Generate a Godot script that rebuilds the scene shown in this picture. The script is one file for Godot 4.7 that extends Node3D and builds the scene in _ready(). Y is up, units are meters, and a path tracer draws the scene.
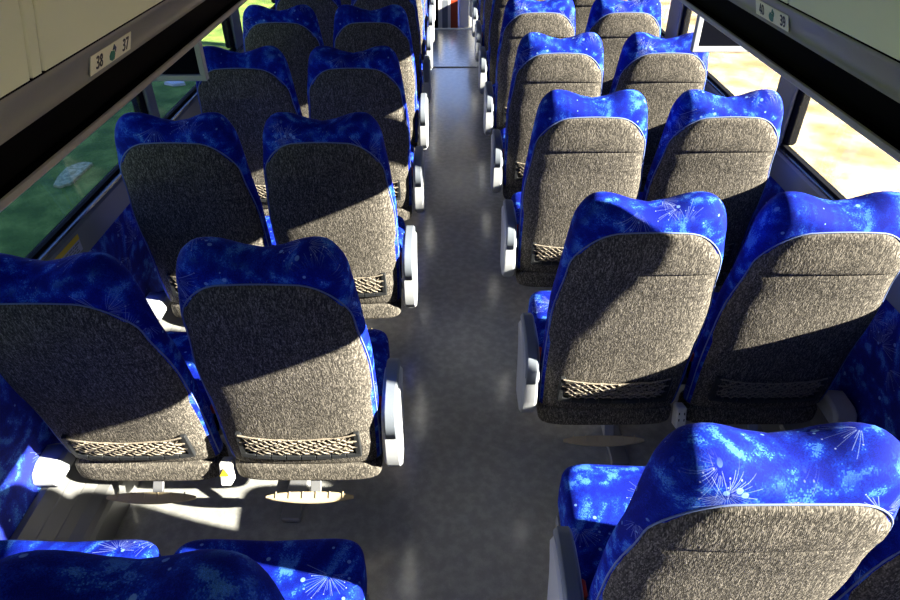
extends Node3D
# Interior of a coach seen from the rear aisle. x = 0 is the middle of the aisle, floor at y = 0, the front of the coach is towards -z.

var rng := RandomNumberGenerator.new()
var M := {}          # materials
var SH := {}         # shared meshes of the seats
var used := {}

# ---------------------------------------------------------------- mesh builder
class MB:
	var v := PackedVector3Array()
	var n := PackedVector3Array()
	var t := PackedInt32Array()

	func vert(p: Vector3, nn := Vector3.ZERO) -> int:
		v.append(p)
		n.append(nn)
		return v.size() - 1

	func tri(a: int, b: int, c: int) -> void:   # counter-clockwise seen from outside
		t.append_array(PackedInt32Array([a, b, c]))

	func quad(a: int, b: int, c: int, d: int) -> void:
		tri(a, b, c)
		tri(a, c, d)

	# turns the triangles added since `from` so that they face as their given normals say
	func face_normals(from: int) -> void:
		for k in range(from, t.size(), 3):
			var a := t[k]; var b := t[k + 1]; var c := t[k + 2]
			var g := (v[b] - v[a]).cross(v[c] - v[a])
			if g.dot(n[a] + n[b] + n[c]) < 0.0:
				t[k + 1] = c
				t[k + 2] = b

	# flips the triangles added since `from` if they face inwards (closed) or away from `hint`
	func orient(from: int, hint := Vector3.ZERO) -> void:
		var s := 0.0
		for k in range(from, t.size(), 3):
			var a := v[t[k]]; var b := v[t[k + 1]]; var c := v[t[k + 2]]
			if hint == Vector3.ZERO:
				s += a.dot(b.cross(c))
			else:
				s += (b - a).cross(c - a).dot(hint)
		if s < 0.0:
			for k in range(from, t.size(), 3):
				var b := t[k + 1]
				t[k + 1] = t[k + 2]
				t[k + 2] = b

	func box(xf: Transform3D, size: Vector3, bevel := 0.003) -> void:
		var h := size * 0.5
		bevel = minf(bevel, minf(h.x, minf(h.y, h.z)) * 0.9)
		var from := t.size()
		var id := {}
		for sx in [-1, 1]:
			for sy in [-1, 1]:
				for sz in [-1, 1]:
					var s := Vector3(sx, sy, sz)
					for ax in 3:
						var p := Vector3(sx * (h.x - bevel), sy * (h.y - bevel), sz * (h.z - bevel))
						p[ax] = s[ax] * h[ax]
						var nn := Vector3.ZERO
						nn[ax] = s[ax]
						id[[sx, sy, sz, ax]] = vert(xf * p, (xf.basis * nn).normalized())
		for ax in 3:
			var b := (ax + 1) % 3
			var c := (ax + 2) % 3
			for s in [-1, 1]:
				var k := []
				for q in [[-1, -1], [1, -1], [1, 1], [-1, 1]]:
					var key := [0, 0, 0, ax]
					key[ax] = s
					key[b] = q[0]
					key[c] = q[1]
					k.append(id[key])
				quad(k[0], k[1], k[2], k[3])
			for sb in [-1, 1]:
				for sc in [-1, 1]:
					var q := []
					for e in [[-1, b], [1, b], [1, c], [-1, c]]:
						var key := [0, 0, 0, e[1]]
						key[ax] = e[0]
						key[b] = sb
						key[c] = sc
						q.append(id[key])
					quad(q[0], q[1], q[2], q[3])
		for sx in [-1, 1]:
			for sy in [-1, 1]:
				for sz in [-1, 1]:
					tri(id[[sx, sy, sz, 0]], id[[sx, sy, sz, 1]], id[[sx, sy, sz, 2]])
		face_normals(from)

	func bx(c: Vector3, size: Vector3, bevel := 0.003) -> void:
		box(Transform3D(Basis(), c), size, bevel)

	# box between two points: a bar of width w and height h
	func bar(a: Vector3, b: Vector3, w: float, h: float, bevel := 0.002) -> void:
		var z := (b - a).normalized()
		var x := Vector3.UP.cross(z)
		if x.length() < 0.01:
			x = Vector3.RIGHT
		x = x.normalized()
		box(Transform3D(Basis(x, z.cross(x), z), (a + b) * 0.5), Vector3(w, h, a.distance_to(b)), bevel)

	func tube(p: Array, r: float, sides := 6, capped := true) -> void:
		var from := t.size()
		var rows := []
		for i in p.size():
			var d: Vector3 = (p[mini(i + 1, p.size() - 1)] - p[maxi(i - 1, 0)]).normalized()
			var x := d.cross(Vector3(0.13, 0.97, 0.21)).normalized()
			var y := x.cross(d)
			var row := []
			for k in sides:
				var a := TAU * k / sides
				var o := x * cos(a) + y * sin(a)
				row.append(vert(p[i] + o * r, o))
			rows.append(row)
		for i in p.size() - 1:
			for k in sides:
				quad(rows[i][k], rows[i][(k + 1) % sides], rows[i + 1][(k + 1) % sides], rows[i + 1][k])
		face_normals(from)
		if capped:
			for e in [0, p.size() - 1]:
				var d: Vector3 = p[0] - p[1] if e == 0 else p[e] - p[e - 1]
				var f2 := t.size()
				var ring := []
				for k in sides:
					ring.append(vert(v[rows[e][k]], d.normalized()))
				for k in range(1, sides - 1):
					tri(ring[0], ring[k], ring[k + 1])
				face_normals(f2)

	# rows of points, smooth; around = rows closed in a ring
	func grid(rows: Array, around := false, hint := Vector3.ZERO, caps := false, ridge := false) -> void:
		var from := t.size()
		var id := []
		for r in rows:
			var line := PackedInt32Array()
			for p in r:
				line.append(vert(p))
			id.append(line)
		var w: int = rows[0].size()
		for j in rows.size() - 1:
			for i in (w if around else w - 1):
				var k := (i + 1) % w
				quad(id[j][i], id[j][k], id[j + 1][k], id[j + 1][i])
		if caps:
			for e in [0, rows.size() - 1]:
				if ridge and e > 0:   # close the top with a strip between its two long sides
					for i in w / 2:
						quad(id[e][i], id[e][i + 1], id[e][(w - i - 1) % w], id[e][(w - i) % w])
					continue
				var c := Vector3.ZERO
				for p in rows[e]:
					c += p
				var m := vert(c / w)
				for i in w:
					var k := (i + 1) % w
					if e == 0:
						tri(m, id[e][k], id[e][i])
					else:
						tri(m, id[e][i], id[e][k])
		orient(from, hint)

	# polygon in a plane (xf maps x, y of the polygon; z is the depth, centred), chamfered edges
	func extrude(poly: PackedVector2Array, depth: float, xf: Transform3D, bevel := 0.0, smooth := false) -> void:
		if Geometry2D.is_polygon_clockwise(poly):
			poly.reverse()
		var from := t.size()
		var c := poly.size()
		var ins := PackedVector2Array()
		var en := []
		for i in c:
			var d := poly[(i + 1) % c] - poly[i]
			en.append(Vector2(d.y, -d.x).normalized())
		for i in c:
			var m: Vector2 = en[i] + en[(i + c - 1) % c]
			m = m / maxf(0.4, m.dot(en[i]))
			ins.append(poly[i] - m * bevel)
		var tris := Geometry2D.triangulate_polygon(ins)
		for s in [-1, 1]:
			var id := []
			for p in ins:
				id.append(vert(xf * Vector3(p.x, p.y, s * depth * 0.5), (xf.basis * Vector3(0, 0, s)).normalized()))
			for k in range(0, tris.size(), 3):
				tri(id[tris[k]], id[tris[k + 1]], id[tris[k + 2]])
		for i in c:
			var j := (i + 1) % c
			var ni: Vector2 = en[i]
			var nj: Vector2 = en[i]
			if smooth:
				ni = (en[i] + en[(i + c - 1) % c]).normalized()
				nj = (en[i] + en[j]).normalized()
			var a3 := (xf.basis * Vector3(ni.x, ni.y, 0)).normalized()
			var b3 := (xf.basis * Vector3(nj.x, nj.y, 0)).normalized()
			var z := depth * 0.5 - bevel
			var a := vert(xf * Vector3(poly[i].x, poly[i].y, -z), a3)
			var b := vert(xf * Vector3(poly[j].x, poly[j].y, -z), b3)
			var d := vert(xf * Vector3(poly[j].x, poly[j].y, z), b3)
			var e := vert(xf * Vector3(poly[i].x, poly[i].y, z), a3)
			quad(a, b, d, e)
			if bevel > 0.0:
				for s in [-1, 1]:
					var zz: Vector3 = xf.basis * Vector3(0, 0, s)
					var f := vert(xf * Vector3(poly[i].x, poly[i].y, s * z), (a3 + zz * 0.5).normalized())
					var g := vert(xf * Vector3(poly[j].x, poly[j].y, s * z), (b3 + zz * 0.5).normalized())
					var h := vert(xf * Vector3(ins[j].x, ins[j].y, s * depth * 0.5), (b3 * 0.5 + zz).normalized())
					var k := vert(xf * Vector3(ins[i].x, ins[i].y, s * depth * 0.5), (a3 * 0.5 + zz).normalized())
					quad(f, g, h, k)
		face_normals(from)

	func mesh(shift := Vector3.ZERO) -> ArrayMesh:
		var nn := n.duplicate()
		var acc := PackedVector3Array()
		acc.resize(v.size())
		for k in range(0, t.size(), 3):
			var g := (v[t[k + 1]] - v[t[k]]).cross(v[t[k + 2]] - v[t[k]])
			for q in 3:
				acc[t[k + q]] += g
		var idx := PackedInt32Array()
		idx.resize(t.size())
		for k in range(0, t.size(), 3):
			idx[k] = t[k]
			idx[k + 1] = t[k + 2]
			idx[k + 2] = t[k + 1]
		var vv := v.duplicate()
		for i in v.size():
			vv[i] = v[i] - shift
			if n[i] == Vector3.ZERO:
				nn[i] = acc[i].normalized() if acc[i].length() > 1e-12 else Vector3.UP
		var a := []
		a.resize(Mesh.ARRAY_MAX)
		a[Mesh.ARRAY_VERTEX] = vv
		a[Mesh.ARRAY_NORMAL] = nn
		a[Mesh.ARRAY_INDEX] = idx
		var out := ArrayMesh.new()
		out.add_surface_from_arrays(Mesh.PRIMITIVE_TRIANGLES, a)
		return out

# ---------------------------------------------------------------- nodes
func numbered(called: String) -> String:
	used[called] = used.get(called, -1) + 1
	return called if used[called] == 0 else "%s_%03d" % [called, used[called]]

func obj(called: String, mesh: Mesh, mat: Material, parent: Node = null) -> MeshInstance3D:
	var o := MeshInstance3D.new()
	o.name = numbered(called) if parent == null else called
	o.mesh = mesh
	o.material_override = null
	if mesh is ArrayMesh or mesh is PrimitiveMesh:
		o.set_surface_override_material(0, mat)
	(parent if parent else self).add_child(o, true)
	return o

func thing(called: String, label: String, category: String, at := Vector3.ZERO, group := "") -> Node3D:
	var o := Node3D.new()
	o.name = numbered(called)
	add_child(o, true)
	o.position = at
	tag(o, label, category, group)
	return o

func tag(o: Node, label: String, category: String, group := "") -> void:
	o.set_meta("label", label)
	o.set_meta("category", category)
	if group != "":
		o.set_meta("group", group)

func struct(called: String, mesh: Mesh, mat: Material) -> MeshInstance3D:
	var o := obj(called, mesh, mat)
	o.set_meta("kind", "structure")
	return o

# ---------------------------------------------------------------- materials
func mat(c: Color, rough := 0.6, metal := 0.0) -> StandardMaterial3D:
	var m := StandardMaterial3D.new()
	m.albedo_color = c
	m.roughness = rough
	m.metallic = metal
	return m

func dab(im: Image, x: float, y: float, c: Color, a: float) -> void:
	var s := im.get_width()
	var px := posmod(int(floor(x)), s)
	var py := posmod(int(floor(y)), s)
	im.set_pixel(px, py, im.get_pixel(px, py).lerp(c, a))

func spot(im: Image, x: float, y: float, r: float, c: Color, a: float) -> void:
	for j in range(int(-r) - 1, int(r) + 2):
		for i in range(int(-r) - 1, int(r) + 2):
			var d := sqrt(float(i * i + j * j))
			if d <= r + 0.5:
				dab(im, x + i, y + j, c, a * clampf(r + 0.5 - d, 0.0, 1.0))

func stroke(im: Image, a: Vector2, b: Vector2, w: float, c: Color, al: float) -> void:
	var steps := int(a.distance_to(b))
	for k in steps + 1:
		var p := a.lerp(b, float(k) / maxf(1, steps))
		spot(im, p.x, p.y, w, c, al)

func blue_cloth() -> ImageTexture:
	var s := 1024
	var im := Image.create(s, s, false, Image.FORMAT_RGB8)
	var big := FastNoiseLite.new()
	big.seed = 5
	big.frequency = 1.0
	var deep := Color8(6, 24, 136)
	var mid := Color8(14, 52, 186)
	var pale := Color8(84, 146, 228)
	rng.seed = 11
	# patches of small squares in three blues, as woven
	var g := 256
	var lut := []
	for j in g:
		for i in g:
			var ang := TAU * i / g
			var bng := TAU * j / g
			lut.append(big.get_noise_3d(cos(ang) * 1.5 + cos(bng) * 0.9, sin(ang) * 1.5 + 3.0, sin(bng) * 1.5 + cos(bng) * 1.1) + rng.randf_range(-0.16, 0.16))
	for y in s:
		for x in s:
			var q: float = lut[(y * g / s) * g + x * g / s]
			var c := deep.lerp(mid, clampf(0.5 + q * 2.2, 0, 1))
			if q > 0.2:
				c = c.lerp(pale, clampf((q - 0.2) * 4.0, 0, 0.75))
			c = c * rng.randf_range(0.72, 1.22)
			im.set_pixel(x, y, c)
	var thread := Color8(196, 208, 236)
	for k in 13:   # fans of fine pale strokes
		var o := Vector2(rng.randf() * s, rng.randf() * s)
		var a0 := rng.randf() * TAU
		var span := rng.randf_range(1.6, 4.2)
		var rays := int(span * 6.5)
		for r in rays:
			var a := a0 + span * r / rays + rng.randf_range(-0.05, 0.05)
			var l := rng.randf_range(46, 112)
			var d := Vector2(cos(a), sin(a))
			stroke(im, o + d * rng.randf_range(10, 24), o + d * l, rng.randf_range(0.5, 1.1), thread, 0.5)
			if rng.randf() < 0.35:
				spot(im, o.x + d.x * (l + 6), o.y + d.y * (l + 6), 2.6, thread, 0.7)
	for k in 46:   # round dots
		spot(im, rng.randf() * s, rng.randf() * s, rng.randf_range(3.0, 10.0), Color8(134, 176, 236), 0.8)
	return ImageTexture.create_from_image(im)

func grey_cloth() -> Array:
	var s := 256
	var im := Image.create(s, s, false, Image.FORMAT_RGB8)
	var hm := Image.create(s, s, false, Image.FORMAT_L8)
	rng.seed = 23
	var old := PackedFloat32Array()
	old.resize(s)
	for y in s:
		for x in s:
			var rib := 1.0 if (x + y / 6) % 2 == 0 else 0.0
			var q := rng.randf()
			if rng.randf() < 0.55:   # flecks run along the rib for a few stitches
				q = old[x]
			old[x] = q
			var f := 0.20 + 0.16 * rib + 0.62 * q * q
			im.set_pixel(x, y, Color(0.62 * f + 0.04, 0.59 * f + 0.04, 0.54 * f + 0.04))
			hm.set_pixel(x, y, Color.WHITE * clampf(rib * 0.4 + q * 0.6, 0, 1))
	return [ImageTexture.create_from_image(im), ImageTexture.create_from_image(hm)]

func speckle(seed_: int, a: Color, b: Color, s := 512, freq := 0.02, fine := 0.5, streak := 1.0) -> ImageTexture:
	var im := Image.create(s, s, false, Image.FORMAT_RGB8)
	var nz := FastNoiseLite.new()
	nz.seed = seed_
	nz.frequency = freq
	nz.fractal_octaves = 5
	rng.seed = seed_
	var wrap := nz.get_seamless_image(s, s)
	for y in s:
		for x in s:
			var q := wrap.get_pixel(x, int(y * streak) % s).r
			q = clampf(0.5 + (q - 0.5) * 1.8 + (rng.randf() - 0.5) * fine, 0, 1)
			im.set_pixel(x, y, a.lerp(b, q))
	return ImageTexture.create_from_image(im)

func tri_mat(tex: Texture2D, tile: float, rough: float, world := false) -> StandardMaterial3D:
	var m := mat(Color.WHITE, rough)
	m.albedo_texture = tex
	m.uv1_triplanar = true
	m.uv1_world_triplanar = world
	m.uv1_scale = Vector3.ONE / tile
	m.uv1_triplanar_sharpness = 4.0
	return m

func make_materials() -> void:
	var bt := blue_cloth()
	for k in 4:
		var m := tri_mat(bt, 0.62, 0.85)
		m.uv1_offset = Vector3(0.13 + 0.31 * k, 0.27 * k + 0.08, 0.41 * k)
		m.metallic_specular = 0.25
		M["blue%d" % k] = m
	var gc := grey_cloth()
	var gm := tri_mat(gc[0], 0.44, 0.95)
	gm.heightmap_enabled = true
	gm.heightmap_texture = gc[1]
	gm.heightmap_scale = 0.11
	gm.metallic_specular = 0.2
	M.grey = gm
	M.piping = mat(Color8(110, 128, 176), 0.7)
	M.dark_plastic = mat(Color8(36, 38, 40), 0.45)
	M.black = mat(Color8(8, 8, 8), 0.7)
	M.black.metallic_specular = 0.1
	M.cord = tri_mat(speckle(71, Color8(90, 84, 76), Color8(170, 158, 138), 64, 0.1, 1.0), 0.03, 0.9)
	M.arm = mat(Color8(172, 176, 180), 0.4)
	M.arm_pad = mat(Color8(112, 120, 130), 0.55)
	M.tan = mat(Color8(176, 160, 128), 0.6)
	M.steel = mat(Color8(150, 152, 154), 0.4, 0.6)
	M.white = mat(Color8(215, 215, 210), 0.5)
	M.yellow = mat(Color8(226, 192, 40), 0.5)
	M.red = mat(Color8(206, 44, 24), 0.45)
	M.floor = tri_mat(speckle(3, Color8(146, 147, 144), Color8(166, 167, 162), 512, 0.03, 0.7), 0.8, 0.2, true)
	M.floor.metallic_specular = 0.7
	M.carpet = tri_mat(bt, 0.7, 0.95)
	M.sill = mat(Color8(124, 130, 130), 0.45)
	M.alloy = mat(Color8(120, 121, 120), 0.45, 0.4)
	M.frame = mat(Color8(24, 25, 27), 0.7)
	M.frame.metallic_specular = 0.2
	M.chrome = mat(Color8(150, 156, 165), 0.25, 0.8)
	M.beige = mat(Color8(222, 228, 188), 0.55)
	M.molding = mat(Color8(122, 122, 112), 0.45)
	M.lip = mat(Color8(146, 144, 134), 0.4)
	M.ceiling = mat(Color8(150, 148, 138), 0.8)
	M.skin = mat(Color8(190, 140, 112), 0.6)
	M.plate = mat(Color8(222, 220, 188), 0.5)
	M.ink = mat(Color8(22, 24, 24), 0.6)
	M.green = mat(Color8(28, 112, 86), 0.6)
	M.navy = mat(Color8(24, 44, 84), 0.6)
	M.screen = mat(Color8(10, 12, 20), 0.6)
	M.screen.metallic_specular = 0.1
	M.bezel = mat(Color8(160, 164, 166), 0.4)
	M.orange = mat(Color8(176, 62, 26), 0.5)
	M.lilac = mat(Color8(176, 180, 200), 0.5)
	var gl := mat(Color(0.03, 0.045, 0.035, 0.45), 0.02)
	gl.transparency = BaseMaterial3D.TRANSPARENCY_ALPHA
	gl.metallic_specular = 0.3
	M.glass = gl
	var wg := mat(Color(0.04, 0.05, 0.05, 0.08), 0.02)
	wg.transparency = BaseMaterial3D.TRANSPARENCY_ALPHA
	M.clear_glass = wg
	M.grass = tri_mat(speckle(8, Color8(74, 106, 30), Color8(140, 164, 66), 1024, 0.012, 0.9), 6.0, 0.95, true)
	M.sand = tri_mat(speckle(9, Color8(138, 110, 68), Color8(212, 190, 144), 1024, 0.008, 0.6), 7.0, 0.95, true)
	M.stone = tri_mat(speckle(10, Color8(150, 156, 104), Color8(210, 212, 160), 128, 0.05, 0.5), 0.6, 0.9, true)

# ---------------------------------------------------------------- the seat's shape
const PIVOT := Vector3(0, 0.4, -0.06)

func curve(y: float, pts: Array) -> float:
	for i in pts.size() - 1:
		if y <= pts[i + 1][0]:
			var u := clampf((y - pts[i][0]) / (pts[i + 1][0] - pts[i][0]), 0, 1)
			u = u * u * (3 - 2 * u) * 0.5 + u * 0.5
			return lerpf(pts[i][1], pts[i + 1][1], u)
	return pts[-1][1]

func half_w(y: float) -> float:
	return curve(y, [[0.24, 0.240], [0.45, 0.247], [0.76, 0.247], [0.92, 0.234], [1.15, 0.208]])

func rear_z(y: float) -> float:
	return curve(y, [[0.24, -0.06], [0.45, -0.035], [0.8, 0.012], [1.0, 0.045], [1.15, 0.05]])

func thick(y: float) -> float:
	return curve(y, [[0.24, 0.10], [0.6, 0.125], [0.9, 0.125], [1.05, 0.15], [1.15, 0.15]])

func saddle(x: float, y: float) -> float:
	var xn := absf(x) / half_w(y)
	var w := smoothstep(0.82, 1.12, y)
	var d := 0.033 * (0.5 + 0.5 * cos(PI * clampf(xn / 0.66, 0, 1)))
	var e := smoothstep(0.66, 1.0, xn)
	return -(d + 0.034 * e * e) * w

func rear_at(x: float, y: float, lift: float) -> Vector3:
	var hw := half_w(y)
	var th := thick(y)
	var q := pow(maxf(0.0, 1.0 - pow(minf(1.0, absf(x) / hw), 3.0)), 1.0 / 3.0)
	return Vector3(x, y + saddle(x, y), rear_z(y) - th * 0.5 + th * 0.5 * q + lift)

func panel_at(x: float, y: float, lift: float) -> Vector3:   # the same at a true height, the saddle taken out
	var want := y - 0.022 * pow(x / 0.2, 2.0) * smoothstep(0.85, 1.05, y)
	var raw := want
	for k in 4:
		raw = want - saddle(x, raw)
	return rear_at(x, raw, lift)

func panel_w(y: float, top: float) -> float:
	var w := half_w(y) - lerpf(0.006, 0.016, smoothstep(0.7, 0.95, y))
	var r := 0.11
	if y > top - r:
		var d := y - (top - r)
		w = w - r + sqrt(maxf(0.0, r * r - d * d))
	return w

const PANEL_TOP := 1.075
const SEAM := 0.93

func back_panel(y0: float, y1: float) -> ArrayMesh:
	var mb := MB.new()
	var rows := []
	var ny := 22
	var nx := 26
	for j in ny + 1:
		var f := float(j) / ny
		f = 0.5 - 0.5 * cos(PI * f)
		var y := lerpf(y0, y1, f)
		var w := panel_w(minf(y, PANEL_TOP - 0.0005), PANEL_TOP)
		var row := []
		var ev := 1.0 - pow(absf(2.0 * f - 1.0), 14.0)
		for i in nx + 1:
			var u := sin(PI * 0.5 * (2.0 * i / nx - 1.0))
			var eu := 1.0 - pow(absf(u), 10.0)
			row.append(panel_at(u * w, y, lerpf(lerpf(-0.004, 0.004 if y0 > 0.8 else 0.001, smoothstep(0.0, 0.12, eu)) if (f < 0.5 and y0 > 0.8) or (f > 0.5 and y1 < 1.0) else -0.004, 0.009, minf(eu, ev))))
		rows.append(row)
	mb.grid(rows, false, Vector3(0, 0, 1))
	return mb.mesh(PIVOT)

func make_shapes() -> void:
	# backrest body: rings of a flattened rounded section, with a saddle-shaped rounded top
	var mb := MB.new()
	var rows := []
	var levels := []
	for j in 19:
		levels.append([lerpf(0.312, 1.09, j / 18.0), 1.0, 1.0])
	for j in range(1, 9):
		var a := PI * 0.5 * j / 8.6
		levels.append([1.09 + 0.062 * sin(a), maxf(cos(a), 0.02), 1.0 - 0.09 * (1 - cos(a))])
	for l in levels:
		var y: float = l[0]
		var hw := half_w(y)
		var th := thick(y)
		var row := []
		for i in 48:
			var a := TAU * i / 48
			var cx := signf(cos(a)) * pow(absf(cos(a)), 2.0 / 3.0)
			var cz := signf(sin(a)) * pow(absf(sin(a)), 2.0 / 3.0)
			var x: float = hw * l[2] * cx
			row.append(Vector3(x, y + saddle(x, y), rear_z(y) - th * 0.5 + th * 0.5 * l[1] * cz))
		rows.append(row)
	mb.grid(rows, true, Vector3.ZERO, true, true)
	SH.backrest = mb.mesh(PIVOT)
	SH.upper_panel = back_panel(SEAM, PANEL_TOP)
	SH.lower_panel = back_panel(0.302, SEAM + 0.004)
	# piping round the grey panel
	mb = MB.new()
	var path := []
	for s in [-1, 1]:
		var side := []
		for j in 31:
			var y := lerpf(0.32, PANEL_TOP - 0.0004, 1.0 - pow(1.0 - j / 30.0, 1.6))
			side.append(panel_at(s * (panel_w(y, PANEL_TOP) + 0.002), y, 0.001))
		if s == 1:
			var last: float = side[-1].x
			for k in range(1, 8):
				path.append(panel_at(lerpf(-last, last, k / 8.0), PANEL_TOP, 0.001))
			side.reverse()
		path.append_array(side)
	mb.tube(path, 0.0022, 5)
	SH.piping = mb.mesh(PIVOT)
	# pocket: plastic frame and knotted net
	mb = MB.new()
	var pw := 0.178
	var top := 0.48
	var bot := 0.378
	for s in [-1, 1]:
		mb.bar(rear_at(s * pw, top, 0.012), rear_at(s * pw, bot, 0.012), 0.02, 0.016, 0.004)
	var prev := rear_at(-pw - 0.009, bot - 0.004, 0.013)
	for k in range(1, 9):
		var xx := lerpf(-pw - 0.009, pw + 0.009, k / 8.0)
		var cur := rear_at(xx, bot - 0.004 - 0.006 * sin(PI * k / 8.0), 0.013)
		mb.bar(prev, cur, 0.016, 0.018, 0.003)
		prev = cur
	SH.pocket_frame = mb.mesh(PIVOT)
	mb = MB.new()
	rng.seed = 4
	var cols := 6
	for k in cols * 2 + 7:
		for dir in [-1, 1]:
			var pts := []
			var x0 := -pw + (k - 6) * pw / cols
			for q in 9:
				var f := q / 8.0
				var x: float = x0 + f * 0.115
				if absf(x) > pw - 0.006:
					continue
				var sag := 0.012 * sin(PI * (x + pw) / (2 * pw))
				var y := lerpf(bot + 0.004, top - 0.008 - sag, f)
				pts.append(rear_at(dir * x, y + rng.randf_range(-0.002, 0.002), 0.012 + (0.004 if (q + k) % 2 == 0 else 0.0) + 0.008 * f))
			if pts.size() > 2:
				mb.tube(pts, 0.0026, 4, false)
	for f in [0.36, 0.68, 1.0]:
		var pts := []
		for q in 17:
			var x := lerpf(-pw, pw, q / 16.0)
			var sag: float = 0.016 * sin(PI * q / 16.0) * f
			pts.append(rear_at(x, lerpf(bot, top - 0.004, f) - sag + rng.randf_range(-0.002, 0.002), 0.014 + 0.006 * f))
		mb.tube(pts, 0.0032, 4, false)
	SH.net = mb.mesh(PIVOT)
	# pad at the foot of the back
	mb = MB.new()
	SH.pad = soft_box(Vector3(0, 0.26, -0.115), Vector3(0.478, 0.09, 0.13), 5.0)
	# cushion
	SH.cushion = cushion()
	# armrest: side cover that carries a pad
	var prof := PackedVector2Array()
	for p in [[0.00, 0.275], [0.022, 0.31], [0.03, 0.36], [0.03, 0.46], [0.015, 0.52], [-0.03, 0.55], [-0.09, 0.56], [-0.15, 0.56], [-0.185, 0.55], [-0.195, 0.53], [-0.187, 0.505], [-0.17, 0.48], [-0.155, 0.44], [-0.14, 0.38], [-0.13, 0.31], [-0.11, 0.275]]:
		prof.append(Vector2(p[0], p[1]))
	var side_axes := Basis(Vector3(0, 0, 1), Vector3(0, 1, 0), Vector3(-1, 0, 0))
	mb = MB.new()
	mb.extrude(prof, 0.056, Transform3D(side_axes, Vector3.ZERO), 0.009, true)
	SH.side_cover = mb.mesh()
	mb = MB.new()
	prof = PackedVector2Array()
	for p in [[0.032, 0.44], [0.036, 0.5], [0.02, 0.545], [-0.03, 0.57], [-0.09, 0.58], [-0.165, 0.582], [-0.195, 0.572], [-0.205, 0.552], [-0.195, 0.538], [-0.15, 0.545], [-0.09, 0.543], [-0.03, 0.535], [0.005, 0.5], [0.01, 0.44]]:
		prof.append(Vector2(p[0], p[1]))
	mb.extrude(prof, 0.042, Transform3D(side_axes, Vector3.ZERO), 0.007, true)
	SH.arm_pad = mb.mesh()
	mb = MB.new()
	mb.bx(Vector3(0, 0.272, -0.04), Vector3(0.034, 0.03, 0.05), 0.006)
	SH.arm_foot = mb.mesh()
	# folding footrest behind the seat
	mb = MB.new()
	prof = PackedVector2Array()
	for k in 13:
		var x := lerpf(-0.145, 0.145, k / 12.0)
		prof.append(Vector2(x, 0.012 - 0.012 * pow(absf(x) / 0.145, 3.0)))
	for k in 13:
		var x := lerpf(0.145, -0.145, k / 12.0)
		prof.append(Vector2(x, -0.026 + 0.016 * pow(absf(x) / 0.145, 2.0)))
	mb.extrude(prof, 0.016, Transform3D(Basis(Vector3(1, 0, 0), Vector3(0, 0.5, -0.866), Vector3(0, 0.866, 0.5)), Vector3(0, 0.172, -0.035)), 0.003, true)
	for k in 6:
		var x := lerpf(-0.11, 0.11, k / 5.0)
		mb.box(Transform3D(Basis(Vector3(1, 0, 0), Vector3(0, 0.5, -0.866), Vector3(0, 0.866, 0.5)), Vector3(x, 0.180, -0.031)), Vector3(0.004, 0.022, 0.004), 0.001)
	SH.footrest = mb.mesh()
	mb = MB.new()
	mb.bar(Vector3(0.02, 0.178, -0.045), Vector3(0.02, 0.262, -0.12), 0.034, 0.012)
	mb.tube([Vector3(-0.05, 0.258, -0.118), Vector3(0.09, 0.258, -0.118)], 0.012, 8)
	SH.foot_bracket = mb.mesh()
	mb = MB.new()
	mb.bx(Vector3(0, 0.475, -0.15), Vector3(0.022, 0.035, 0.05), 0.005)
	SH.buckle = mb.mesh()
	mb = MB.new()
	mb.bar(Vector3(0, 0.40, -0.11), Vector3(0, 0.46, -0.135), 0.012, 0.008)
	SH.buckle_strap = mb.mesh()

func soft_box(c: Vector3, size: Vector3, p: float) -> ArrayMesh:
	var mb := MB.new()
	var rows := []
	for j in range(1, 20):
		var b := PI * (j / 20.0 - 0.5)
		var sy := signf(sin(b)) * pow(absf(sin(b)), 2.0 / p)
		var r := pow(absf(cos(b)), 2.0 / p)
		var row := []
		for i in 40:
			var a := TAU * i / 40
			row.append(c + size * 0.5 * Vector3(r * signf(cos(a)) * pow(absf(cos(a)), 2.0 / p), sy, r * signf(sin(a)) * pow(absf(sin(a)), 2.0 / p)))
		rows.append(row)
	mb.grid(rows, true, Vector3.ZERO, true)
	return mb.mesh()

func cushion() -> ArrayMesh:
	var mb := MB.new()
	var rows := []
	var c := Vector3(0, 0.405, -0.335)
	var size := Vector3(0.494, 0.15, 0.43)
	for j in range(1, 24):
		var b := PI * (j / 24.0 - 0.5)
		var sy := signf(sin(b)) * pow(absf(sin(b)), 2.0 / 5.0)
		var r := pow(absf(cos(b)), 2.0 / 5.0)
		var row := []
		for i in 48:
			var a := TAU * i / 48
			var q := Vector3(r * signf(cos(a)) * pow(absf(cos(a)), 2.0 / 7.0), sy, r * signf(sin(a)) * pow(absf(sin(a)), 2.0 / 7.0))
			var p := c + size * 0.5 * q
			if q.y > 0:   # slight dish between the thighs' bolsters, raised front
				p.y += 0.012 * absf(q.x) * absf(q.x) - 0.012 * (1 - absf(q.x)) + 0.012 * smoothstep(0.2, -0.9, q.z)
			row.append(p)
		rows.append(row)
	mb.grid(rows, true, Vector3.ZERO, true)
	return mb.mesh()

const ORD := ["first", "second", "third", "fourth", "fifth", "sixth", "seventh", "eighth", "ninth"]

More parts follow.
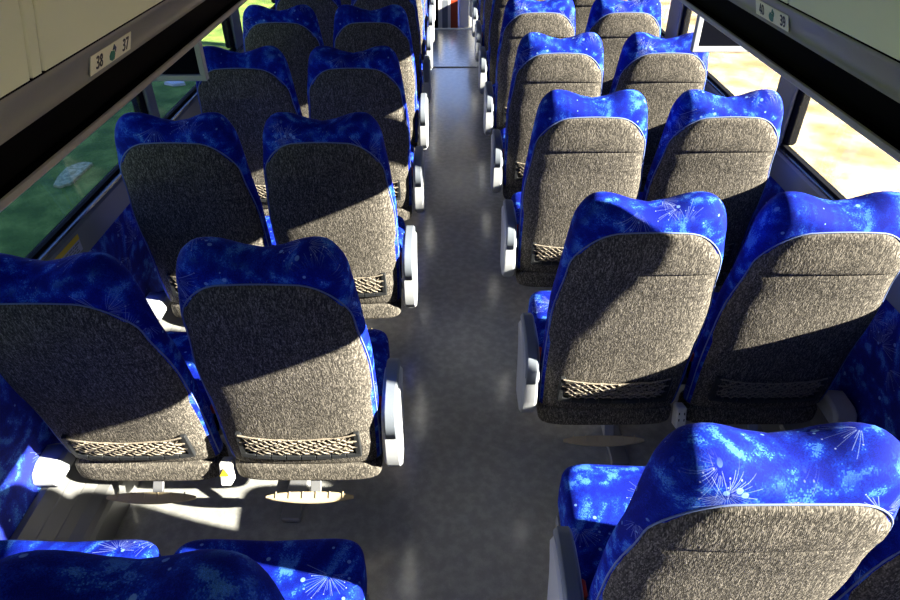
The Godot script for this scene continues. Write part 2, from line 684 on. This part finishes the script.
func seat(side: int, aisle: bool, d: float, row: int, tilt := 0.0, shift := 0.0) -> void:
	var where := "left" if side < 0 else "right"
	var spot_ := "aisle" if aisle else "window"
	var label := "blue patterned %s seat with grey back, %s of the aisle, %s row from the camera" % [spot_, where, ORD[row] if row >= 0 else "rearmost"]
	if row < 0:
		label = "blue patterned %s seat %s of the aisle, behind the camera's first row" % [spot_, where]
	var t := thing("coach_seat", label, "seat", Vector3(side * (0.497 if aisle else 1.018) + shift, 0, -d), "coach seats in rows along the aisle")
	var blue: Material = M["blue%d" % posmod(row * 3 + (1 if aisle else 0) + (2 if side > 0 else 0), 4)]
	var b := obj("backrest", SH.backrest, blue, t)
	b.position = PIVOT
	b.rotation_degrees.x = tilt
	obj("upper_back_panel", SH.upper_panel, M.grey, b)
	obj("lower_back_panel", SH.lower_panel, M.grey, b)
	obj("piping", SH.piping, M.piping, b)
	obj("pocket_frame", SH.pocket_frame, M.dark_plastic, b)
	obj("pocket_net", SH.net, M.cord, b)
	obj("lower_back_pad", SH.pad, M.grey, t)
	obj("seat_cushion", SH.cushion, blue, t)
	var f := obj("footrest", SH.footrest, M.tan, t)
	obj("footrest_bracket", SH.foot_bracket, M.steel, f)
	if aisle:
		var a := obj("armrest", SH.side_cover, M.arm, t)
		a.position = Vector3(-side * (0.497 - 0.215), 0, -0.068)
		obj("armrest_pad", SH.arm_pad, M.arm_pad, a)
		obj("armrest_foot", SH.arm_foot, M.arm, a)
	var fr := obj("seat_frame", SH.beams, M.steel, t)
	if aisle:
		obj("leg", SH.leg, M.steel, fr).position.x = side * 0.09
		var box := obj("socket_box", SH.socket_box, M.white, t)
		box.position.x = side * 0.2605
		if side < 0:
			obj("warning_triangle", SH.warning_triangle, M.yellow, box)
		else:
			obj("socket_holes", SH.socket_holes, M.ink, box)
	else:
		obj("wall_bracket", SH.wall_bracket, M.arm, fr).position.x = side * 0.30
	var k := obj("seat_belt_buckle", SH.buckle, M.red, t)
	k.position.x = -side * 0.243
	obj("buckle_strap", SH.buckle_strap, M.black, k)

func frame_shapes() -> void:
	# all relative to the seat's own place; side = +1 or -1
	var cov := Basis(Vector3(0, 0, 1), Vector3(0, 1, 0), Vector3(-1, 0, 0))
	var mb := MB.new()
	for z in [-0.21, -0.46]:
		mb.bx(Vector3(0, 0.305, z), Vector3(0.49, 0.036, 0.036), 0.004)
	SH.beams = mb.mesh()
	mb = MB.new()
	mb.bx(Vector3(0, 0.012, -0.26), Vector3(0.07, 0.024, 0.42), 0.006)
	mb.bar(Vector3(0, 0.02, -0.26), Vector3(0, 0.30, -0.19), 0.05, 0.03)
	mb.bar(Vector3(0, 0.02, -0.29), Vector3(0, 0.30, -0.46), 0.05, 0.03)
	SH.leg = mb.mesh()
	mb = MB.new()
	var prof := PackedVector2Array([Vector2(-0.01, 0.25), Vector2(0.0, 0.28), Vector2(-0.012, 0.31), Vector2(-0.045, 0.325), Vector2(-0.12, 0.325), Vector2(-0.16, 0.29), Vector2(-0.14, 0.25)])
	mb.extrude(prof, 0.085, Transform3D(cov, Vector3.ZERO), 0.012, true)
	SH.wall_bracket = mb.mesh()
	var tilt := Basis(Vector3.RIGHT, -0.35)
	mb = MB.new()
	mb.box(Transform3D(tilt, Vector3(0, 0.265, -0.06)), Vector3(0.036, 0.085, 0.05), 0.006)
	SH.socket_box = mb.mesh()
	mb = MB.new()
	mb.extrude(PackedVector2Array([Vector2(-0.015, 0), Vector2(0.015, 0), Vector2(0, 0.026)]), 0.003, Transform3D(tilt, Vector3(0, 0.273, -0.033)))
	SH.warning_triangle = mb.mesh()
	mb = MB.new()
	for q in [[-0.009, 0.018], [0.009, 0.018], [-0.009, -0.006], [0.009, -0.006]]:
		mb.box(Transform3D(tilt, Vector3(0, 0.265, -0.06) + tilt * Vector3(q[0], q[1], 0.0252)), Vector3(0.004, 0.009, 0.002), 0.0005)
	SH.socket_holes = mb.mesh()

# ---------------------------------------------------------------- coach shell
const FRONT := 11.1      # windscreen, metres ahead of the camera
const REAR := -2.2
const WALL := 1.375

func long_bar(mb: MB, x0: float, x1: float, y0: float, y1: float, d0: float, d1: float, bevel := 0.004) -> void:
	mb.bx(Vector3((x0 + x1) * 0.5, (y0 + y1) * 0.5, -(d0 + d1) * 0.5), Vector3(absf(x1 - x0), absf(y1 - y0), absf(d1 - d0)), bevel)

func run(mb: MB, side: int, pts: Array, d0: float, d1: float, smooth := false) -> void:
	var p := PackedVector2Array()
	for q in pts:
		p.append(Vector2(side * q[0], q[1]))
	mb.extrude(p, d1 - d0, Transform3D(Basis(), Vector3(0, 0, -(d0 + d1) * 0.5)), 0.0, smooth)

const PILLARS_RIGHT := [[-1.95, -1.75], [1.0, 1.26], [2.65, 2.88], [4.25, 4.55], [5.6, 5.85], [7.2, 7.45], [8.68, 8.85], [10.3, 10.5], [10.95, 11.1]]  # first two are unseen, placed for the shadows they cast on the seats
const PILLARS_LEFT := [[-1.95, -1.75], [0.7, 0.95], [2.80, 2.96], [4.20, 4.45], [5.5, 5.75], [7.1, 7.35], [8.7, 8.95], [10.9, 11.1]]
const GLASS_HIGH := 1.70

func shell() -> void:
	var mb := MB.new()
	long_bar(mb, -1.49, 1.49, -0.1, 0.0, REAR, 6.73)
	var fl := struct("floor", mb.mesh(), M.floor)
	mb = MB.new()
	long_bar(mb, -1.49, 1.49, -0.1, 0.006, 6.73, 8.28)
	obj("front_floor_section", mb.mesh(), M.floor, fl)
	mb = MB.new()
	long_bar(mb, -0.24, 0.24, 0.0, 0.009, 6.72, 6.74, 0.003)
	obj("floor_joint_strip", mb.mesh(), M.steel, fl)
	mb = MB.new()
	long_bar(mb, -0.6, 0.6, -0.02, 0.012, 8.24, 8.30, 0.003)
	obj("step_nosing", mb.mesh(), M.white, fl)
	mb = MB.new()
	long_bar(mb, -1.49, 1.49, -0.30, -0.22, 8.28, FRONT + 0.05)
	obj("front_well", mb.mesh(), M.floor, fl)
	# chassis below the floor
	mb = MB.new()
	long_bar(mb, -1.4, 1.4, -1.05, -0.31, REAR, FRONT)
	struct("trim_1", mb.mesh(), M.frame)
	mb = MB.new()
	long_bar(mb, -1.49, 1.49, 2.12, 2.2, REAR, FRONT + 0.05)
	struct("ceiling", mb.mesh(), M.ceiling)
	mb = MB.new()
	long_bar(mb, -1.49, 1.49, -0.3, 2.2, REAR - 0.06, REAR)
	struct("wall_rear", mb.mesh(), M.ceiling)
	# front: dashboard below the windscreen, header above
	mb = MB.new()
	long_bar(mb, -1.49, 1.49, -0.3, 0.34, FRONT - 0.04, FRONT + 0.05)
	long_bar(mb, -1.49, 1.49, 2.0, 2.2, FRONT - 0.02, FRONT + 0.05)
	for s in [-1, 1]:
		long_bar(mb, s * 1.2, s * 1.49, 0.34, 2.0, FRONT - 0.02, FRONT + 0.05)
	struct("wall_front", mb.mesh(), M.frame)
	mb = MB.new()
	long_bar(mb, -1.2, 1.2, 0.34, 2.0, FRONT, FRONT + 0.012)
	struct("window_1", mb.mesh(), M.clear_glass)
	var nwin := 2
	for s in [-1, 1]:
		var nm := "left" if s < 0 else "right"
		# wall below the windows, covered with the seat cloth
		var spans: Array = [[REAR, FRONT]] if s < 0 else [[REAR, 8.85], [10.3, FRONT]]   # entrance door, added to let sun into the front, interrupts the right wall
		mb = MB.new()
		var panel := MB.new()
		var edge := MB.new()
		var gasket := MB.new()
		for q in spans:
			long_bar(mb, s * WALL, s * 1.44, -0.3, 0.715, q[0], q[1])
			run(panel, s, [[WALL - 0.012, 0.715], [WALL - 0.012, 0.817], [WALL - 0.004, 0.827], [1.405, 0.827], [1.44, 0.80], [1.44, 0.715]], q[0], q[1])
			run(edge, s, [[WALL - 0.006, 0.828], [WALL - 0.006, 0.837], [WALL + 0.008, 0.837], [WALL + 0.008, 0.828]], q[0], q[1])
			run(gasket, s, [[WALL + 0.012, 0.828], [WALL + 0.012, 0.848], [1.412, 0.848], [1.412, 0.828]], q[0], q[1])
		var w := struct("wall_" + nm, mb.mesh(), M.carpet)
		obj("sill_panel", panel.mesh(), M.sill, w)
		obj("sill_edge", edge.mesh(), M.chrome, w)
		obj("window_gasket", gasket.mesh(), M.frame, w)
		mb = MB.new()
		long_bar(mb, s * (WALL + 0.02), s * 1.44, GLASS_HIGH, 2.12, REAR, FRONT)
		obj("window_header", mb.mesh(), M.frame, w)
		var pillars: Array = PILLARS_LEFT if s < 0 else PILLARS_RIGHT
		for p in pillars:
			mb = MB.new()
			var mid: float = (p[0] + p[1]) * 0.5
			long_bar(mb, s * (WALL + 0.02), s * 1.44, 0.848, GLASS_HIGH, p[0], p[1], 0.01)
			var pl := obj("window_pillar", mb.mesh(), M.frame, w)
			mb = MB.new()
			long_bar(mb, s * (WALL - 0.002), s * (WALL + 0.021), 0.83, GLASS_HIGH + 0.06, p[0] + 0.03, p[1] - 0.05, 0.01)
			obj("pillar_trim", mb.mesh(), M.sill, pl)
		for k in pillars.size() - 1:
			mb = MB.new()
			if s > 0 and pillars[k][1] == 8.85:
				long_bar(mb, 1.402, 1.409, -0.22, GLASS_HIGH, 8.85, 10.3, 0.001)
				var door := struct("added_door_1", mb.mesh(), M.glass)
				mb = MB.new()
				for q in [[-0.3, -0.2, 8.85, 10.3], [0.6, 0.66, 8.85, 10.3], [-0.2, 1.7, 8.85, 8.91], [-0.2, 1.7, 10.24, 10.3], [-0.2, 1.7, 9.55, 9.60]]:
					long_bar(mb, 1.40, 1.44, q[0], q[1], q[2], q[3])
				obj("added_door_frame", mb.mesh(), M.frame, door)
				continue
			long_bar(mb, s * 1.402, s * 1.409, 0.848, GLASS_HIGH, pillars[k][1], pillars[k + 1][0], 0.001)
			struct("window_%d" % nwin, mb.mesh(), M.glass)
			nwin += 1
		# aluminium heater cover along the foot of the wall
		mb = MB.new()
		var hp := [[WALL, 0.235], [1.353, 0.235], [1.327, 0.207], [1.323, 0.201], [1.319, 0.199], [1.293, 0.171], [1.289, 0.165], [1.285, 0.163], [1.261, 0.141], [1.245, 0.135], [1.225, 0.129], [1.210, 0.117], [1.203, 0.100], [1.201, 0.0], [WALL, 0.0]]
		run(mb, s, hp, REAR, 8.6, false)
		obj("heater_cover", mb.mesh(), M.alloy, w)
		if s < 0:
			mb = MB.new()
			long_bar(mb, -WALL + 0.0125, -WALL + 0.0105, 0.742, 0.804, 1.79, 1.99, 0.0005)
			var st := obj("safety_sticker", mb.mesh(), M.lilac, w)
			mb = MB.new()
			long_bar(mb, -WALL + 0.0135, -WALL + 0.012, 0.784, 0.804, 1.79, 1.99, 0.0005)
			long_bar(mb, -WALL + 0.0135, -WALL + 0.012, 0.742, 0.784, 1.79, 1.83, 0.0005)
			obj("sticker_band", mb.mesh(), M.yellow, st)
			mb = MB.new()
			rng.seed = 6
			for r in 4:
				var dd := 1.84
				while dd < 1.965:
					var l := rng.randf_range(0.01, 0.03)
					long_bar(mb, -WALL + 0.0137, -WALL + 0.012, 0.747 + r * 0.009, 0.751 + r * 0.009, dd, dd + l, 0.0003)
					dd += l + 0.006
			obj("sticker_print", mb.mesh(), M.arm_pad, st)
		rack(s)

func rack(s: int) -> void:
	var nm := "left" if s < 0 else "right"
	var t := thing("luggage_rack", "overhead luggage rack with beige doors along the %s windows" % nm, "luggage rack", Vector3.ZERO, "overhead luggage racks")
	var d0 := REAR + 0.01
	var d1 := 8.6
	var mb := MB.new()   # dark body with the recess and the sloping underside
	run(mb, s, [[0.852, 1.425], [0.875, 1.425], [0.875, 1.52], [0.80, 1.592], [0.815, 1.60], [0.84, 2.0], [1.385, 2.0], [1.385, 1.77], [0.95, 1.475], [0.90, 1.428]], d0, d1)
	obj("rack_body", mb.mesh(), M.black, t)
	mb = MB.new()   # rounded grey moulding that carries the number plates
	run(mb, s, [[0.80, 1.588], [0.812, 1.575], [0.826, 1.555], [0.834, 1.535], [0.836, 1.522], [0.832, 1.513], [0.845, 1.51], [0.878, 1.515], [0.86, 1.56], [0.81, 1.60]], d0, d1, true)
	obj("rack_moulding", mb.mesh(), M.molding, t)
	mb = MB.new()
	run(mb, s, [[0.858, 1.425], [0.852, 1.42], [0.852, 1.408], [0.858, 1.402], [0.90, 1.402], [0.90, 1.425]], d0, d1)
	obj("rack_lip", mb.mesh(), M.lip, t)
	# beige doors
	var cuts: Array = [[-2.15, -0.4], [-0.39, 1.158], [1.162, 1.20], [1.206, 2.9], [2.91, 4.5], [4.51, 6.1], [6.11, 7.7], [7.71, 8.58]] if s < 0 else [[-2.15, -1.36], [-1.35, 0.235], [0.245, 1.762], [1.768, 3.45], [3.46, 5.05], [5.06, 6.65], [6.66, 8.58]]
	for c in cuts:
		mb = MB.new()
		var p := PackedVector2Array([Vector2(s * 0.797, 1.596), Vector2(s * 0.772, 1.70), Vector2(s * 0.755, 1.80), Vector2(s * 0.742, 1.95), Vector2(s * 0.735, 2.11), Vector2(s * 0.85, 2.11), Vector2(s * 0.83, 1.596)])
		mb.extrude(p, c[1] - c[0], Transform3D(Basis(), Vector3(0, 0, -(c[0] + c[1]) * 0.5)), 0.004)
		obj("bin_door", mb.mesh(), M.beige, t)
	# plate with two seat numbers and a seat pictogram
	var a := Vector3(s * 0.8215, 1.5625, 0)
	var b := Vector3(s * 0.8345, 1.5215, 0)
	var mid_d := 1.53 if s < 0 else 1.90
	var up := (a - b).normalized()
	var along := Vector3(0, 0, -1) if s < 0 else Vector3(0, 0, 1)
	var out := along.cross(up).normalized()
	var c0 := (a + b) * 0.5 + Vector3(0, 0, -mid_d) + out * 0.001
	var bas := Basis(along, up, out)
	mb = MB.new()
	mb.box(Transform3D(bas, c0), Vector3(0.218, 0.043, 0.003), 0.0008)
	var pl := obj("seat_number_plate", mb.mesh(), M.plate, t)
	pl.set_meta("label", "cream plate reading %s" % ("38 37" if s < 0 else "40 39"))
	var nums := ["38", "37"] if s < 0 else ["40", "39"]
	var font := SystemFont.new()
	font.font_names = PackedStringArray(["Droid Sans"])
	font.font_weight = 700
	for k in 2:
		var tm := TextMesh.new()
		tm.text = nums[k]
		tm.font = font
		tm.font_size = 32
		tm.pixel_size = 0.0011
		tm.depth = 0.001
		var o := obj("seat_number", tm, M.ink, pl)
		o.transform = Transform3D(bas * Basis.from_scale(Vector3(0.9, 1.15, 1)), c0 + along * (-0.066 if k == 0 else 0.076) + out * 0.0018)
	# pictogram: a small seated-shape mark in green with a dark blue corner
	mb = MB.new()
	var q := PackedVector2Array([Vector2(-0.016, -0.013), Vector2(-0.004, -0.018), Vector2(0.008, -0.016), Vector2(0.012, -0.004), Vector2(0.006, 0.004), Vector2(0.0, 0.004), Vector2(-0.010, 0.006), Vector2(-0.018, -0.004)])
	mb.extrude(q, 0.001, Transform3D(bas, c0 + out * 0.0022 + along * 0.004))
	var mk := obj("seat_pictogram", mb.mesh(), M.green, pl)
	mb = MB.new()
	q = PackedVector2Array([Vector2(-0.002, 0.006), Vector2(0.008, 0.006), Vector2(0.014, -0.002), Vector2(0.017, 0.008), Vector2(0.006, 0.018), Vector2(0.002, 0.012)])
	mb.extrude(q, 0.001, Transform3D(bas, c0 + out * 0.0022 + along * 0.004))
	obj("pictogram_corner", mb.mesh(), M.navy if s < 0 else M.green, mk)

func monitor(s: int, d: float) -> void:
	var nm := "left" if s < 0 else "right"
	var t := thing("folding_monitor", "small grey framed screen hanging from the %s luggage rack" % nm, "monitor", Vector3(s * 1.085, 1.237, -d))
	var mb := MB.new()
	var h := 0.172
	for y in [0.011, h - 0.011]:
		mb.bx(Vector3(0, y, 0), Vector3(0.36, 0.022, 0.028), 0.004)
	for x in [-0.169, 0.169]:
		mb.bx(Vector3(x, h * 0.5, 0), Vector3(0.022, h - 0.036, 0.028), 0.004)
	obj("bezel", mb.mesh(), M.bezel, t)
	mb = MB.new()
	mb.bx(Vector3(0, h * 0.5, -0.003), Vector3(0.324, h - 0.036, 0.012), 0.001)
	obj("screen_glass", mb.mesh(), M.screen, t)
	mb = MB.new()
	mb.bx(Vector3(s * 0.06, h + 0.045, -0.004), Vector3(0.05, 0.09, 0.012), 0.003)
	mb.tube([Vector3(s * 0.06 - 0.06, h + 0.006, -0.004), Vector3(s * 0.06 + 0.06, h + 0.006, -0.004)], 0.008, 8)
	obj("hinge", mb.mesh(), M.dark_plastic, t)

func front_things() -> void:
	# what shows at the far end of the aisle
	var t := thing("driver_partition", "low partition of white, grey and orange panels at the front of the aisle", "partition", Vector3(0, 0, -8.6))
	var mb := MB.new()
	long_bar(mb, -0.62, -0.17, -0.22, 0.45, 0.0, 0.03)
	obj("black_panel", mb.mesh(), M.black, t)
	mb = MB.new()
	long_bar(mb, -0.17, -0.12, -0.22, 0.45, 0.0, 0.04)
	obj("white_post", mb.mesh(), M.white, t)
	mb = MB.new()
	long_bar(mb, -0.12, -0.05, -0.22, 0.26, 0.0, 0.03)
	obj("grey_panel", mb.mesh(), M.arm_pad, t)
	mb = MB.new()
	long_bar(mb, -0.05, -0.015, -0.22, 0.26, 0.0, 0.04)
	obj("white_strip", mb.mesh(), M.white, t)
	mb = MB.new()
	long_bar(mb, -0.015, 0.075, -0.22, 0.26, 0.0, 0.03)
	obj("orange_panel", mb.mesh(), M.orange, t)
	t = thing("added_glare_console", "pale console added for the white glare at the far end of the aisle", "console", Vector3(0.22, -0.22, -9.5))  # added block that catches the sun and throws a white streak on the floor
	mb = MB.new()
	mb.bx(Vector3(0, 0.4, 0), Vector3(0.26, 0.8, 0.5), 0.03)
	obj("glare_console_body", mb.mesh(), M.white, t)
	mb = MB.new()
	mb.bx(Vector3(0, 0.815, 0), Vector3(0.29, 0.03, 0.54), 0.01)
	obj("glare_console_top", mb.mesh(), M.arm, t)

func outside() -> void:
	var y := -1.3
	var mb := MB.new()
	mb.bx(Vector3(-40.6, y - 0.1, -20), Vector3(79, 0.2, 120), 0.01)
	var g := struct("ground_grass", mb.mesh(), M.grass)
	g.set_meta("label", "green grass outside the left windows")
	mb = MB.new()
	mb.bx(Vector3(38.4, y - 0.1, -20), Vector3(79, 0.2, 120), 0.01)
	g = struct("ground_sand", mb.mesh(), M.sand)
	g.set_meta("label", "sunlit sandy ground outside the right windows")
	mb = MB.new()
	rng.seed = 31
	var p := PackedVector2Array()
	for k in 9:
		var a := TAU * k / 9
		p.append(Vector2(cos(a) * 0.14, sin(a) * 0.4) * rng.randf_range(0.75, 1.1))
	mb.extrude(p, 0.05, Transform3D(Basis(Vector3(1, 0, 0), Vector3(0, 0, -1), Vector3(0, 1, 0)), Vector3(-4.42, y + 0.01, -7.0)), 0.01)
	tag(obj("stone_slab", mb.mesh(), M.stone), "pale stone slab lying in the grass outside the left window", "stone")
	mb = MB.new()
	p = PackedVector2Array([Vector2(-0.16, 0), Vector2(-0.05, 0.1), Vector2(0.12, 0.08), Vector2(0.18, -0.03), Vector2(0.02, -0.1)])
	mb.extrude(p, 0.06, Transform3D(Basis(Vector3(1, 0, 0), Vector3(0, 0, -1), Vector3(0, 1, 0)), Vector3(-4.35, y + 0.02, -10.3)), 0.015)
	tag(obj("litter_scrap", mb.mesh(), M.white), "small white scrap of litter on the grass", "litter")

func _ready() -> void:
	var cam := Camera3D.new()
	cam.name = "camera"
	cam.fov = 2.0 * rad_to_deg(atan(300.0 / 650.0))
	cam.position = Vector3(-0.065, 1.952, 0)
	cam.rotation_degrees = Vector3(-35.87, -0.28, 0)
	cam.near = 0.02
	add_child(cam)
	cam.current = true
	var env := Environment.new()
	env.background_mode = Environment.BG_SKY
	var sky := Sky.new()
	var sm := ProceduralSkyMaterial.new()
	sm.sky_top_color = Color(0.36, 0.53, 0.85)
	sm.sky_horizon_color = Color(0.85, 0.91, 1.0)
	sm.ground_horizon_color = Color(0.6, 0.6, 0.55)
	sm.ground_bottom_color = Color(0.3, 0.28, 0.22)
	sm.sky_energy_multiplier = 1.85
	sky.sky_material = sm
	env.sky = sky
	env.tonemap_mode = Environment.TONE_MAPPER_LINEAR
	env.tonemap_exposure = 1.0
	env.sdfgi_enabled = true
	env.ssao_enabled = true
	env.ssil_enabled = true
	var we := WorldEnvironment.new()
	we.name = "environment"
	we.environment = env
	add_child(we)
	var sun := DirectionalLight3D.new()
	sun.name = "sun"
	sun.light_energy = 39.0
	sun.light_color = Color(1.0, 0.97, 0.90)
	sun.light_angular_distance = 0.6
	sun.shadow_enabled = true
	add_child(sun)
	sun.look_at_from_position(Vector3.ZERO, Vector3(-3.5, -1.565, -1.0))

	make_materials()
	shell()
	outside()
	make_shapes()
	frame_shapes()
	for i in 9:
		for s in [-1, 1]:
			var d := (0.46 if s < 0 else 0.70) + 0.868 * i
			var out: float = [-0.022, -0.024, -0.010, 0, 0, 0, 0, 0, 0][i] if s < 0 else 0.0
			seat(s, true, d, i, 0.0, out)
			seat(s, false, d, i, 5.0 if s < 0 and i == 1 else 0.0, out)
	seat(1, true, -0.168, -1)  # unseen row, included for the shade it casts
	seat(1, false, -0.168, -1)
	monitor(-1, 2.317)
	monitor(1, 2.67)
	front_things()
